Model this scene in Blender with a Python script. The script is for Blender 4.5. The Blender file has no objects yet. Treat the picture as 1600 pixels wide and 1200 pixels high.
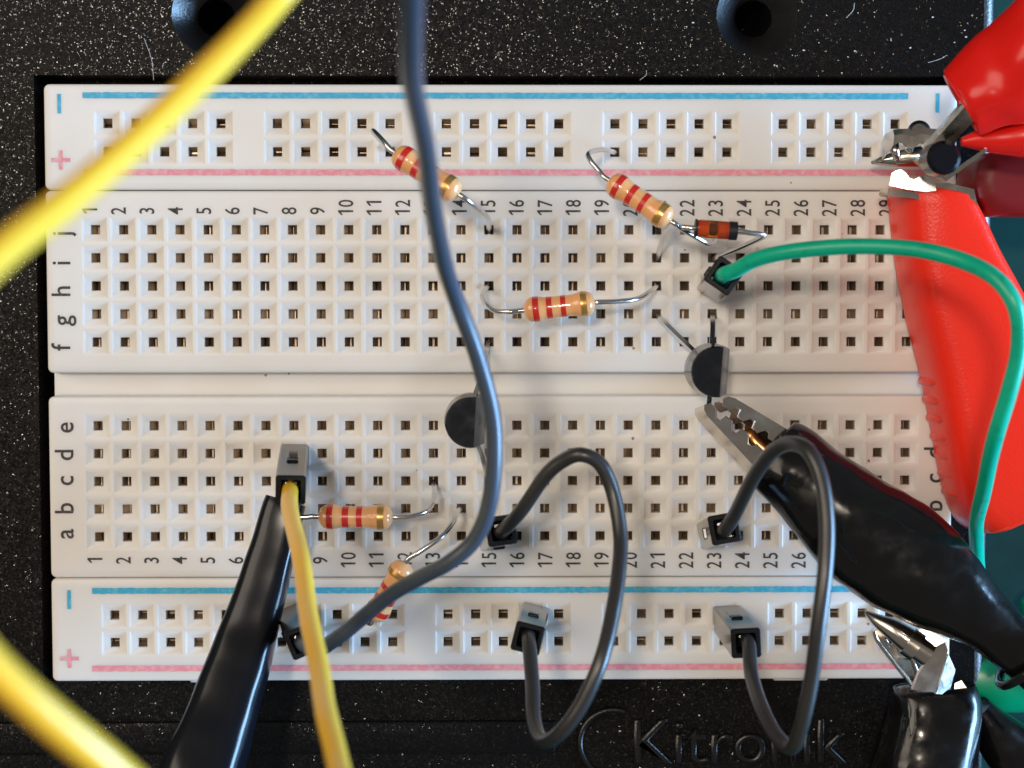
import bpy, math, random
from math import pi, sin, cos, radians
from mathutils import Vector, Matrix, noise

random.seed(7)
SC = bpy.context.scene
COL = SC.collection
S = 0.1                      # millimetres -> scene units (1 unit = 1 cm)
SC.unit_settings.system = 'METRIC'
SC.unit_settings.scale_length = 0.01
V = Vector

# ------------------------------------------------------------------ camera
CAM_C = V((-1.33405, 9.32195, 161.11734))
CAM_R = (Matrix.Rotation(-0.00015, 3, 'Z') @ Matrix.Rotation(-0.01334, 3, 'Y') @ Matrix.Rotation(-0.05787, 3, 'X'))
FPX = 2773.0
cd = bpy.data.cameras.new('camera')
cam = bpy.data.objects.new('camera', cd)
COL.objects.link(cam)
cam.matrix_world = Matrix.Translation(CAM_C * S) @ CAM_R.to_4x4()
cd.sensor_width = 36.0
cd.lens = FPX * 36.0 / 1600.0
cd.clip_start = 0.5
cd.clip_end = 2000
cd.dof.use_dof = True
cd.dof.focus_distance = 15.95
cd.dof.aperture_fstop = 0.40
SC.camera = cam

# ------------------------------------------------------------------ world, lamps, exposure
w = bpy.data.worlds.new('World')
SC.world = w
w.use_nodes = True
bg = w.node_tree.nodes['Background']
bg.inputs['Color'].default_value = (1.0, 0.93, 0.86, 1)
bg.inputs['Strength'].default_value = 0.16


def area(name, loc, target, size, energy, color, size_y=None):
    l = bpy.data.lights.new(name, 'AREA')
    l.energy = energy
    l.color = color
    l.size = size * S
    if size_y:
        l.shape = 'RECTANGLE'
        l.size_y = size_y * S
    o = bpy.data.objects.new(name, l)
    COL.objects.link(o)
    o.location = V(loc) * S
    o.rotation_euler = (V(target) - V(loc)).to_track_quat('-Z', 'Y').to_euler()
    return o


area('ceiling_lamp', (-185, 175, 1150), (0, 0, 0), 90, 44000, (1.0, 0.86, 0.72))
area('fill_light', (-820, 300, 880), (0, 0, 0), 700, 62000, (1.0, 0.87, 0.72))  # unseen warm fill lamp, added to soften the shadows
area('window_light', (880, -90, 190), (0, 0, 0), 620, 265000, (0.34, 0.62, 1.0), 290)
SC.view_settings.view_transform = 'Standard'
SC.view_settings.look = 'None'
SC.view_settings.exposure = 0.0
SC.view_settings.gamma = 1.0


def P(px, py, z=0.0):
    """a pixel of the 1600x1200 photograph at the height z (mm) above the breadboard's top"""
    d = CAM_R @ V(((px - 800) / FPX, -(py - 600) / FPX, -1.0))
    return CAM_C + d * ((z - CAM_C.z) / d.z)


def PP(pts):
    return [P(*p) for p in pts]


# ------------------------------------------------------------------ materials
MATS = {}


def mat(name, color, rough=0.5, metallic=0.0, sss=0.0, sss_r=(1, .8, .6), sss_scale=0.05, trans=0.0,
        spec=0.5, coat=0.0, coat_rough=0.1, var=None, bump=None, rvar=None):
    """var = (noise scale, other colour, low, high); bump = (scale, strength, distance); rvar = (scale, rough low, rough high)"""
    m = bpy.data.materials.new(name)
    m.use_nodes = True
    nt = m.node_tree
    b = nt.nodes['Principled BSDF']
    b.inputs['Base Color'].default_value = (*color, 1)
    b.inputs['Roughness'].default_value = rough
    b.inputs['Metallic'].default_value = metallic
    b.inputs['Specular IOR Level'].default_value = spec
    b.inputs['Coat Weight'].default_value = coat
    b.inputs['Coat Roughness'].default_value = coat_rough
    b.inputs['Transmission Weight'].default_value = trans
    if sss:
        b.inputs['Subsurface Weight'].default_value = sss
        b.inputs['Subsurface Radius'].default_value = sss_r
        b.inputs['Subsurface Scale'].default_value = sss_scale
    geo = nt.nodes.new('ShaderNodeTexCoord')
    oc = geo.outputs['Object']

    def noise_tex(scale, detail=4.0):
        n = nt.nodes.new('ShaderNodeTexNoise')
        n.inputs['Scale'].default_value = scale
        n.inputs['Detail'].default_value = detail
        nt.links.new(oc, n.inputs['Vector'])
        return n

    def ramp(src, lo, hi, c0, c1):
        r = nt.nodes.new('ShaderNodeValToRGB')
        r.color_ramp.elements[0].position = lo
        r.color_ramp.elements[1].position = hi
        r.color_ramp.elements[0].color = c0
        r.color_ramp.elements[1].color = c1
        nt.links.new(src, r.inputs[0])
        return r
    if var:
        n = noise_tex(var[0])
        r = ramp(n.outputs[0], var[2], var[3], (*color, 1), (*var[1], 1))
        nt.links.new(r.outputs[0], b.inputs['Base Color'])
    if rvar:
        n = noise_tex(rvar[0])
        r = ramp(n.outputs[0], 0.35, 0.7, (rvar[1],) * 3 + (1,), (rvar[2],) * 3 + (1,))
        nt.links.new(r.outputs[0], b.inputs['Roughness'])
    if bump:
        n = noise_tex(bump[0], 2.0)
        bp = nt.nodes.new('ShaderNodeBump')
        bp.inputs['Strength'].default_value = bump[1]
        bp.inputs['Distance'].default_value = bump[2]
        nt.links.new(n.outputs[0], bp.inputs['Height'])
        nt.links.new(bp.outputs[0], b.inputs['Normal'])
    MATS[name] = m
    return m


mat('black_gloss', (0.004, 0.004, 0.004), 0.30, spec=0.5, bump=(40, 0.4, 0.006))
mat('white_plastic', (0.80, 0.775, 0.735), 0.42, sss=0.7, sss_r=(1, .9, .75), sss_scale=0.1, bump=(26, 0.05, 0.004))
mat('black_grain', (0.0045, 0.0042, 0.004), 0.16, spec=0.42)
mat('black_smooth', (0.010, 0.010, 0.010), 0.38, bump=(30, 0.12, 0.01))
mat('black_pvc', (0.004, 0.0038, 0.004), 0.13, spec=0.5, rvar=(5, 0.08, 0.30), bump=(4, 0.16, 0.04))
mat('black_shrink', (0.004, 0.005, 0.008), 0.20, spec=0.36, bump=(4, 0.06, 0.012))
mat('red_pvc', (0.93, 0.030, 0.012), 0.30, spec=0.26, sss=0.4, sss_r=(1, .14, .05), sss_scale=0.1, bump=(48, 0.3, 0.009))
mat('red_gloss', (0.78, 0.012, 0.008), 0.22, spec=0.4, sss=0.1, sss_r=(1, .1, .05), sss_scale=0.05, bump=(6, 0.08, 0.02))
mat('green_plastic', (0.0, 0.36, 0.16), 0.30, sss=0.1, sss_r=(.1, 1, .4), sss_scale=0.05)
mat('green_wire', (0.0, 0.44, 0.27), 0.30, sss=0.1, sss_r=(.1, 1, .5), sss_scale=0.03, var=(9, (0.0, 0.30, 0.19), 0.55, 0.75))
mat('yellow_wire', (1.0, 0.55, 0.035), 0.32, coat=0.35, coat_rough=0.25, sss=0.15, sss_r=(1, .7, .1), sss_scale=0.04)
mat('black_wire', (0.021, 0.0195, 0.019), 0.38, coat=0.6, coat_rough=0.3, bump=(16, 0.08, 0.006))
mat('black_wire_sheen', (0.040, 0.055, 0.080), 0.40, coat=0.8, coat_rough=0.3, bump=(16, 0.08, 0.006))  # black insulation with the window's blue sheen mixed into the base colour
mat('housing_black', (0.010, 0.010, 0.0105), 0.13, spec=0.32, bump=(16, 0.04, 0.004))
mat('transistor_epoxy', (0.008, 0.008, 0.009), 0.18, spec=0.40, bump=(24, 0.10, 0.004), rvar=(9, 0.13, 0.24))
mat('nickel', (0.66, 0.60, 0.53), 0.20, metallic=1.0, rvar=(6, 0.13, 0.26), bump=(9, 0.08, 0.01))
mat('nickel_worn', (0.70, 0.64, 0.57), 0.30, metallic=1.0, rvar=(7, 0.24, 0.42), bump=(11, 0.35, 0.012))
mat('black_satin', (0.006, 0.006, 0.007), 0.30, spec=0.55, bump=(42, 0.4, 0.006))
mat('black_edge', (0.006, 0.006, 0.007), 0.42, spec=1.0, coat=0.5, coat_rough=0.35, bump=(46, 0.6, 0.01))
mat('tinned', (0.72, 0.71, 0.70), 0.22, metallic=1.0)
mat('contact_metal', (0.52, 0.44, 0.35), 0.42, metallic=1.0, var=(3.1, (0.27, 0.21, 0.15), 0.4, 0.6))
mat('copper', (0.75, 0.36, 0.14), 0.3, metallic=1.0)
mat('resistor_body', (0.88, 0.43, 0.17), 0.30, sss=0.2, sss_r=(1, .5, .25), sss_scale=0.03, coat=0.9, coat_rough=0.06, bump=(7, 0.10, 0.01))
mat('band_red', (0.62, 0.016, 0.012), 0.30, coat=0.9, coat_rough=0.06)
mat('band_gold', (0.62, 0.36, 0.10), 0.30, metallic=0.75, coat=0.4, coat_rough=0.1)
mat('diode_glass', (0.86, 0.24, 0.07), 0.04, trans=0.92)
mat('diode_core', (0.85, 0.20, 0.05), 0.35, coat=0.3)
mat('red_deep', (0.20, 0.008, 0.010), 0.42, spec=0.3)  # lower handle boot, a darker red than the other boots
mat('band_black', (0.010, 0.008, 0.008), 0.35)
mat('ink_black', (0.035, 0.028, 0.028), 0.6, var=(30, (0.22, 0.2, 0.19), 0.55, 0.75))
mat('ink_blue', (0.03, 0.38, 0.58), 0.55, var=(22, (0.14, 0.52, 0.66), 0.45, 0.75))
mat('ink_pink', (0.78, 0.27, 0.32), 0.55, var=(22, (0.82, 0.45, 0.47), 0.42, 0.72))
mat('dust_white', (0.75, 0.73, 0.70), 0.7)
mat('table_green', (0.001, 0.062, 0.056), 0.5, spec=0.25, var=(1.2, (0.001, 0.028, 0.025), 0.3, 0.7))


def grain_nodes():
    """moulded grain: every little facet leans its own way and mirrors the lamp when it happens to face it"""
    m = MATS['black_grain']
    nt = m.node_tree
    L = nt.links.new
    b = nt.nodes['Principled BSDF']
    tc = nt.nodes.new('ShaderNodeTexCoord')
    total = None
    for scale in (78, 44):
        v = nt.nodes.new('ShaderNodeTexVoronoi')
        v.inputs['Scale'].default_value = scale
        L(tc.outputs['Object'], v.inputs['Vector'])
        sub = nt.nodes.new('ShaderNodeVectorMath')
        sub.operation = 'SUBTRACT'
        sub.inputs[1].default_value = (0.5, 0.5, 0.5)
        L(v.outputs['Color'], sub.inputs[0])
        if total is None:
            total = sub
        else:
            ad = nt.nodes.new('ShaderNodeVectorMath')
            ad.operation = 'ADD'
            L(total.outputs[0], ad.inputs[0])
            L(sub.outputs[0], ad.inputs[1])
            total = ad
    mu = nt.nodes.new('ShaderNodeVectorMath')
    mu.operation = 'MULTIPLY'
    mu.inputs[1].default_value = (0.21, 0.21, 0.21)
    L(total.outputs[0], mu.inputs[0])
    n = nt.nodes.new('ShaderNodeTexNoise')
    n.inputs['Scale'].default_value = 45
    L(tc.outputs['Object'], n.inputs['Vector'])
    bp = nt.nodes.new('ShaderNodeBump')
    bp.inputs['Strength'].default_value = 0.3
    bp.inputs['Distance'].default_value = 0.01
    L(n.outputs[0], bp.inputs['Height'])
    ad = nt.nodes.new('ShaderNodeVectorMath')
    ad.operation = 'ADD'
    L(bp.outputs[0], ad.inputs[0])
    L(mu.outputs[0], ad.inputs[1])
    no = nt.nodes.new('ShaderNodeVectorMath')
    no.operation = 'NORMALIZE'
    L(ad.outputs[0], no.inputs[0])
    L(no.outputs[0], b.inputs['Normal'])
    # only some facets are smooth enough to mirror, the rest are matt
    pick = nt.nodes.new('ShaderNodeTexVoronoi')
    pick.inputs['Scale'].default_value = 78
    L(tc.outputs['Object'], pick.inputs['Vector'])
    sp = nt.nodes.new('ShaderNodeSeparateColor')
    L(pick.outputs['Color'], sp.inputs[0])
    rr = nt.nodes.new('ShaderNodeMapRange')
    rr.inputs['From Min'].default_value = 0.79
    rr.inputs['From Max'].default_value = 0.83
    rr.inputs['To Min'].default_value = 0.42
    rr.inputs['To Max'].default_value = 0.13
    L(sp.outputs[2], rr.inputs['Value'])
    L(rr.outputs[0], b.inputs['Roughness'])
    rs = nt.nodes.new('ShaderNodeMapRange')
    rs.inputs['From Min'].default_value = 0.79
    rs.inputs['From Max'].default_value = 0.83
    rs.inputs['To Min'].default_value = 0.10
    rs.inputs['To Max'].default_value = 0.32
    L(sp.outputs[2], rs.inputs['Value'])
    L(rs.outputs[0], b.inputs['Specular IOR Level'])


grain_nodes()


def speck_nodes():
    """sparse dark specks of dirt in the white plastic"""
    m = MATS['white_plastic']
    nt = m.node_tree
    b = nt.nodes['Principled BSDF']
    tc = nt.nodes.new('ShaderNodeTexCoord')
    v = nt.nodes.new('ShaderNodeTexVoronoi')
    v.inputs['Scale'].default_value = 4.2
    nz = nt.nodes.new('ShaderNodeTexNoise')
    nz.inputs['Scale'].default_value = 40
    sc = nt.nodes.new('ShaderNodeMixRGB')
    sc.inputs[0].default_value = 0.012
    nt.links.new(tc.outputs['Object'], sc.inputs[1])
    nt.links.new(nz.outputs['Color'], sc.inputs[2])
    nt.links.new(tc.outputs['Object'], nz.inputs['Vector'])
    nt.links.new(sc.outputs[0], v.inputs['Vector'])
    sep = nt.nodes.new('ShaderNodeSeparateColor')
    nt.links.new(v.outputs['Color'], sep.inputs[0])
    thr = nt.nodes.new('ShaderNodeMath')      # speck radius differs from cell to cell, most cells have none
    thr.operation = 'MULTIPLY_ADD'
    thr.inputs[1].default_value = 0.16
    thr.inputs[2].default_value = -0.095
    nt.links.new(sep.outputs[0], thr.inputs[0])
    lt = nt.nodes.new('ShaderNodeMath')
    lt.operation = 'LESS_THAN'
    nt.links.new(v.outputs['Distance'], lt.inputs[0])
    nt.links.new(thr.outputs[0], lt.inputs[1])
    n2 = nt.nodes.new('ShaderNodeTexNoise')
    n2.inputs['Scale'].default_value = 1.1
    nt.links.new(tc.outputs['Object'], n2.inputs['Vector'])
    r = nt.nodes.new('ShaderNodeValToRGB')
    r.color_ramp.elements[0].position = 0.3
    r.color_ramp.elements[1].position = 0.7
    r.color_ramp.elements[0].color = (0.795, 0.772, 0.733, 1)
    r.color_ramp.elements[1].color = (0.755, 0.72, 0.665, 1)
    nt.links.new(n2.outputs[0], r.inputs[0])
    mx = nt.nodes.new('ShaderNodeMixRGB')
    mx.inputs[2].default_value = (0.25, 0.22, 0.2, 1)
    nt.links.new(lt.outputs[0], mx.inputs[0])
    nt.links.new(r.outputs[0], mx.inputs[1])
    nt.links.new(mx.outputs[0], b.inputs['Base Color'])


speck_nodes()


# ------------------------------------------------------------------ mesh helpers
def frame(axis, ref):
    a = axis.normalized()
    x = (ref - a * ref.dot(a))
    if x.length < 1e-6:
        x = a.orthogonal()
    x.normalize()
    return x, a.cross(x), a


class MB:
    def __init__(self):
        self.v, self.f = [], []

    def quad(self, *pts):
        i = len(self.v)
        self.v += [V(p) for p in pts]
        self.f.append(tuple(range(i, i + len(pts))))

    def rings(self, rings, cap0=True, cap1=True, closed=True):
        i0 = len(self.v)
        n = len(rings[0])
        for r in rings:
            self.v += [V(p) for p in r]
        for k in range(len(rings) - 1):
            a, b = i0 + k * n, i0 + (k + 1) * n
            for j in range(n if closed else n - 1):
                j2 = (j + 1) % n
                self.f.append((a + j, a + j2, b + j2, b + j))
        if cap0:
            self.f.append(tuple(i0 + j for j in reversed(range(n))))
        if cap1:
            a = i0 + (len(rings) - 1) * n
            self.f.append(tuple(a + j for j in range(n)))
        return self

    def tube(self, pts, r, seg=12, cap=True, wob=0.0):
        """r: a radius or a list of radii; parallel-transport frames"""
        n = len(pts)
        rad = r if isinstance(r, (list, tuple)) else [r] * n
        if wob:                                        # soft insulation is never quite straight or even
            pts = [p + V((noise.noise(p * .09), noise.noise(p * .09 + V((9, 3, 1))), noise.noise(p * .09 + V((2, 7, 5))))) * wob * min(1, i / 12, (n - 1 - i) / 12) for i, p in enumerate(pts)]
            rad = [q * (1 + .045 * noise.noise(p * .22)) for p, q in zip(pts, rad)]
        tang = [(pts[min(i + 1, n - 1)] - pts[max(i - 1, 0)]).normalized() for i in range(n)]
        x = tang[0].orthogonal().normalized()
        rings = []
        for i in range(n):
            t = tang[i]
            x = (x - t * x.dot(t)).normalized()
            y = t.cross(x)
            rings.append([pts[i] + (x * cos(2 * pi * k / seg) + y * sin(2 * pi * k / seg)) * rad[i] for k in range(seg)])
        return self.rings(rings, cap, cap)

    def box(self, c, ax, ay, az, hx, hy, hz, ch=0.0):
        """box with half sizes, its edges along the axes ax, ay, az chamfered by ch"""
        def ring(kx, ky, z):
            c2 = min(ch, kx * .9, ky * .9)
            if c2 <= 0:
                pts = [(-kx, -ky), (kx, -ky), (kx, ky), (-kx, ky)]
            else:
                pts = [(-kx + c2, -ky), (kx - c2, -ky), (kx, -ky + c2), (kx, ky - c2), (kx - c2, ky), (-kx + c2, ky), (-kx, ky - c2), (-kx, -ky + c2)]
            return [c + ax * p[0] + ay * p[1] + az * z for p in pts]
        if ch > 0:
            return self.rings([ring(hx - ch, hy - ch, -hz), ring(hx, hy, -hz + ch), ring(hx, hy, hz - ch), ring(hx - ch, hy - ch, hz)])
        return self.rings([ring(hx, hy, -hz), ring(hx, hy, hz)])

    def prism(self, poly, o, ax, ay, az, z0, z1):
        return self.rings([[o + ax * p[0] + ay * p[1] + az * z for p in poly] for z in (z0, z1)])

    def mesh(self, name, loc=V((0, 0, 0)), smooth=None):
        me = bpy.data.meshes.new(name)
        me.from_pydata([tuple((p - loc) * S) for p in self.v], [], self.f)
        me.validate()
        if smooth is not None:
            me.shade_smooth()
            me.set_sharp_from_angle(angle=radians(smooth))
        me.update()
        return me


def link(name, me, material, parent=None, loc=V((0, 0, 0))):
    o = bpy.data.objects.new(name, me)
    COL.objects.link(o)
    if material and not me.materials:
        me.materials.append(MATS[material])
    o.location = loc * S
    if parent:
        o.parent = parent
    return o


def fix_normals(me):
    import bmesh
    bm = bmesh.new()
    bm.from_mesh(me)
    bmesh.ops.recalc_face_normals(bm, faces=bm.faces)
    bm.to_mesh(me)
    bm.free()


class Thing:
    """an Empty at the thing's base; part() adds a mesh given in world millimetres"""
    def __init__(self, name, label, cat, loc, group=None):
        self.loc = V(loc)
        self.o = bpy.data.objects.new(name, None)
        self.o.empty_display_size = 0.2
        COL.objects.link(self.o)
        self.o.location = self.loc * S
        self.o['label'] = label
        self.o['category'] = cat
        if group:
            self.o['group'] = group

    def part(self, name, mb, material, smooth=40, parent=None, recalc=True, label=None):
        me = mb.mesh(name, self.loc, smooth)
        if recalc:
            fix_normals(me)
        o = link(name, me, material, parent or self.o)
        if label:
            o['label'] = label
        return o


def spline(pts, n=10):
    """Catmull-Rom through the points"""
    out = []
    q = [pts[0] * 2 - pts[1]] + list(pts) + [pts[-1] * 2 - pts[-2]]
    for i in range(1, len(q) - 2):
        p0, p1, p2, p3 = q[i - 1], q[i], q[i + 1], q[i + 2]
        for k in range(n):
            t = k / n
            out.append(0.5 * ((2 * p1) + (p2 - p0) * t + (2 * p0 - 5 * p1 + 4 * p2 - p3) * t * t + (3 * p1 - p0 - 3 * p2 + p3) * t ** 3))
    out.append(V(pts[-1]))
    return out


def spline1(vals, n=10):
    return [p.x for p in spline([V((v, 0, 0)) for v in vals], n)]


X, Y, Z = V((1, 0, 0)), V((0, 1, 0)), V((0, 0, 1))

# ------------------------------------------------------------------ the table
tb = MB()
tb.quad((-3000, -3000, -13.5), (3000, -3000, -13.5), (3000, 3000, -13.5), (-3000, 3000, -13.5))
t = link('table', tb.mesh('table'), 'table_green')
t['kind'] = 'structure'
t['label'] = 'dark green table top under the black base plate'

# ------------------------------------------------------------------ the black base plate
ZP = -4.0
plate = Thing('base_plate', 'black grained plastic base plate holding the white breadboard', 'base plate', (0, 0, -13.5))
bx0, bx1, by0, by1 = -43.1, 41.9, -28.2, 28.25          # recess round the breadboard
RX = P(1537, 60, ZP).x                                   # where the right edge starts to round off
LX, TY, BY = -75.0, 62.0, -60.0
HOLES = [P(332, 22, ZP), P(1183, 21, ZP)]
HOLES[1].y = HOLES[0].y
m = MB()
HS, HR, SEG = 4.2, 3.62, 48


def holed_square(m, c):
    sq, ci, ci2, lo, deep = [], [], [], [], []
    for k in range(SEG):
        a = 2 * pi * k / SEG
        d = V((cos(a), sin(a), 0))
        s_ = HS / max(abs(d.x), abs(d.y))
        sq.append(V((c.x, c.y, ZP)) + d * s_)
        ci.append(V((c.x, c.y, ZP)) + d * (HR + 0.12))
        ci2.append(V((c.x, c.y, ZP - 0.12)) + d * HR)
        lo.append(V((c.x, c.y, ZP - 2.3)) + d * 1.72)
        deep.append(V((c.x, c.y, ZP - 9.4)) + d * 0.05)
    m.rings([sq, ci], False, False)
    mid = [V((c.x, c.y, ZP - 5.0)) + (p - V((c.x, c.y, p.z))) * 0.97 for p in lo]
    return ci, ci2, lo, mid, deep


cones = [holed_square(m, c) for c in HOLES]
# top strip split round the two holes
hy0, hy1 = HOLES[0].y - HS, HOLES[0].y + HS
xs = [LX, HOLES[0].x - HS, HOLES[0].x + HS, HOLES[1].x - HS, HOLES[1].x + HS, RX]


def rect(m, x0, y0, x1, y1, z=ZP):
    m.quad((x0, y0, z), (x1, y0, z), (x1, y1, z), (x0, y1, z))


rect(m, LX, by1, RX, min(hy0, HOLES[1].y - HS))
dy = HOLES[1].y - HOLES[0].y
rect(m, LX, hy0, xs[1], TY)
rect(m, xs[2], hy0, xs[3], TY)
rect(m, xs[4], hy0, RX, TY)
for c in HOLES:
    rect(m, c.x - HS, c.y + HS, c.x + HS, TY)
rect(m, LX, BY, bx0, by1)
rect(m, bx1, BY, RX, by1)
rect(m, bx0, BY, bx1, by0)
# recess walls and floor
zf = -9.0
rect(m, bx0, by0, bx1, by1, zf)
m.quad((bx0, by0, zf), (bx0, by1, zf), (bx0, by1, ZP), (bx0, by0, ZP))
m.quad((bx1, by0, zf), (bx1, by0, ZP), (bx1, by1, ZP), (bx1, by1, zf))
m.quad((bx0, by1, zf), (bx1, by1, zf), (bx1, by1, ZP), (bx0, by1, ZP))
m.quad((bx0, by0, zf), (bx0, by0, ZP), (bx1, by0, ZP), (bx1, by0, zf))
# rounded right edge
prof = [V((RX + 1.15 * sin(a), 0, ZP - 1.15 + 1.15 * cos(a))) for a in [i * pi / 2 / 8 for i in range(9)]] + [V((RX + 1.25, 0, -13.5))]
for (x0, y0, x1, y1) in ((LX, TY, RX + 1.25, TY), (LX, BY, RX + 1.25, BY), (LX, BY, LX, TY)):
    m.quad((x0, y0, ZP - (0.6 if x0 != x1 else 0)), (x1, y1, ZP - (0.6 if x0 != x1 else 0)), (x1, y1, -13.5), (x0, y0, -13.5))
plate.part('top_plate', m, 'black_grain', 30, recalc=False)
mm = MB().rings([[p + Y * TY for p in prof], [p + Y * BY for p in prof]], False, False, closed=False)
plate.part('rounded_edge', mm, 'black_edge', 40, recalc=False)
for rings_ in cones:
    mm = MB().rings(list(rings_), False, True)
    plate.part('countersunk_hole', mm, 'black_satin', 35, recalc=False)
# raised strip with rounded edges along the lower side, then the moulded lettering
pa, pb = P(-60, 1128, ZP), P(868, 1176, ZP)
mm = MB()


def pillow(m, x0, x1, y0, y1, z0, h, r):
    rg = []
    for (ins, zz) in ((0, 0), (0.05 * r, .5 * h), (0.35 * r, .87 * h), (r, h)):
        rg.append([V((x0 + ins, y0 + ins, z0 + zz)), V((x1 - ins, y0 + ins, z0 + zz)), V((x1 - ins, y1 - ins, z0 + zz)), V((x0 + ins, y1 - ins, z0 + zz))])
    m.rings(rg, False, True)


pillow(mm, pa.x, pb.x, pb.y, pa.y, ZP - 0.02, 0.45, 0.35)
plate.part('raised_strip', mm, 'black_grain', 50)
arc_c = P(958, 1160, ZP)
mm = MB()
mm.tube([arc_c + V((3.15 * cos(radians(a)), 3.15 * sin(radians(a)), 0.1)) for a in range(70, 282, 6)], 0.3, 8)
plate.part('raised_arc', mm, 'black_gloss', 60)

# ------------------------------------------------------------------ flat lettering
_txt = {}


def text_mesh(s, size, sx, extrude=0.0, bevel=0.0, fat=0.0):
    key = (s, size, sx, extrude, bevel, fat)
    if key in _txt:
        return _txt[key]
    c = bpy.data.curves.new('lettering', 'FONT')
    c.body = s
    c.size = size * S
    c.align_x = 'LEFT'
    c.extrude = extrude * S
    c.bevel_depth = bevel * S
    c.bevel_resolution = 3
    c.offset = fat * S
    c.resolution_u = 4
    o = bpy.data.objects.new('lettering', c)
    COL.objects.link(o)
    dg = bpy.context.evaluated_depsgraph_get()
    me = bpy.data.meshes.new_from_object(o.evaluated_get(dg), depsgraph=dg)
    me.name = 'lettering'
    me.materials.clear()
    bpy.data.objects.remove(o)
    bpy.data.curves.remove(c)
    xs_ = [v.co.x for v in me.vertices]
    if bevel == 0:
        cx = (min(xs_) + max(xs_)) / 2
        for v in me.vertices:
            v.co.x = (v.co.x - cx) * sx
    _txt[key] = me
    return me


kt = text_mesh('Kitronik', 6.05, 1.0, 0.06, 0.26, -0.20)
o = link('raised_lettering', kt, 'black_gloss', plate.o)
o.location = (P(983, 1191, ZP) + Z * 0.2 - plate.loc) * S

# ------------------------------------------------------------------ the breadboard
BXL, BXR = -41.25, 41.1
board = Thing('breadboard', 'white solderless breadboard with numbered columns, set in the black base plate', 'breadboard', (0, 0, -8.8))
TB, BB = 27.0, -27.25
S1, S2 = 17.5, -17.72
TRT, TRB = 1.02, -1.12
PITCH = 2.54
OUT, INN = 1.12, 0.42


def hole_cell(m, cx, cy, hx, hy):
    """one cell of the perforated top: flat rim, sloped funnel, square shaft"""
    def sq(h, z, h2=None):
        h2 = h2 or h
        return [V((cx - h, cy - h2, z)), V((cx + h, cy - h2, z)), V((cx + h, cy + h2, z)), V((cx - h, cy + h2, z))]
    m.rings([[V((cx - hx, cy - hy, 0)), V((cx + hx, cy - hy, 0)), V((cx + hx, cy + hy, 0)), V((cx - hx, cy + hy, 0))],
             sq(OUT, 0), sq(OUT - 0.24, -0.18, 0.70), sq(INN + 0.06, -0.23), sq(INN, -0.28), sq(INN, -3.4)], False, False)


def flat(m, x0, y0, x1, y1, z=0.0):
    if x1 - x0 > 1e-6 and y1 - y0 > 1e-6:
        rect(m, x0, y0, x1, y1, z)


def rim(m, x0, y0, x1, y1, r, zb, corner=0.5):
    """rounded upper edge and side walls of a block; the flat top inside it is laid separately"""
    def outline(ins, z):
        pts = []
        c = max(corner - ins, 0.02)
        for (cx, cy, a0) in ((x1 - ins - c, y1 - ins - c, 0), (x0 + ins + c, y1 - ins - c, 90), (x0 + ins + c, y0 + ins + c, 180), (x1 - ins - c, y0 + ins + c, 270)):
            for k in range(5):
                a = radians(a0 + k * 22.5)
                pts.append(V((cx + c * cos(a), cy + c * sin(a), z)))
        return pts
    rg = []
    # flat margin: straight rectangle inside, then the rounding
    rect_in = []
    for (cx, cy) in ((x1 - r - corner, y1 - r - corner), (x0 + r + corner, y1 - r - corner), (x0 + r + corner, y0 + r + corner), (x1 - r - corner, y0 + r + corner)):
        rect_in += [V((cx, cy, 0))] * 5
    rg.append(rect_in)
    for a in (0, 30, 60, 90):
        rg.append(outline(r - r * sin(radians(a)), -r + r * cos(radians(a))))
    rg.append(outline(0, zb))
    m.rings(list(reversed(rg)), False, False)
    return (x0 + r + corner, y0 + r + corner, x1 - r - corner, y1 - r - corner)


def perforated(m, ix0, iy0, ix1, iy1, xs_, ys_):
    """flat top from ix0..iy1 with a hole cell at every (x, y)"""
    h = PITCH / 2
    ys_ = sorted(ys_)
    edge = iy0
    groups = []
    run = []
    for x in xs_:                                      # runs of neighbouring columns
        if run and x - run[-1] > PITCH * 1.2:
            groups.append(run)
            run = []
        run.append(x)
    groups.append(run)
    y0, y1 = ys_[0] - h, ys_[-1] + h
    flat(m, ix0, iy0, ix1, y0)
    flat(m, ix0, y1, ix1, iy1)
    cur = ix0
    for g in groups:
        flat(m, cur, y0, g[0] - h, y1)
        for x in g:
            for y in ys_:
                hole_cell(m, x, y, h, h)
        cur = g[-1] + h
    flat(m, cur, y0, ix1, y1)


def clip_mesh(ys_, seed, along='y'):
    """one spring strip: a pair of sprung leaves under every hole and a web below"""
    rnd = random.Random(seed)
    m = MB()

    def tr(a, b, z):                                   # a across the strip, b along it
        return V((a, b, z)) if along == 'y' else V((b, a, z))
    for y in ys_:
        gap = rnd.choice((0.0, 0.0, 0.03, 0.05, 0.07, 0.1))
        off = rnd.uniform(-0.08, 0.08)
        for s in (-1, 1):
            zt = -0.5 - rnd.random() * 0.35
            prof = [(s * 0.44, zt), (s * (gap + .12) + off, zt - 0.42), (s * gap + off, zt - 0.62), (s * (gap + .05) + off, -1.6), (s * 0.4, -2.4)]
            t = 0.06 * s
            hw = 0.40
            rg = []
            for (a, z) in prof:
                rg.append([tr(a, y - hw, z), tr(a, y + hw, z), tr(a + t, y + hw, z - .02), tr(a + t, y - hw, z - .02)])
            m.rings(rg)
    a0, a1 = min(ys_) - 0.9, max(ys_) + 0.9
    m.quad(tr(-0.5, a0, -1.5), tr(0.5, a0, -1.5), tr(0.5, a1, -1.5), tr(-0.5, a1, -1.5))
    return m


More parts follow.
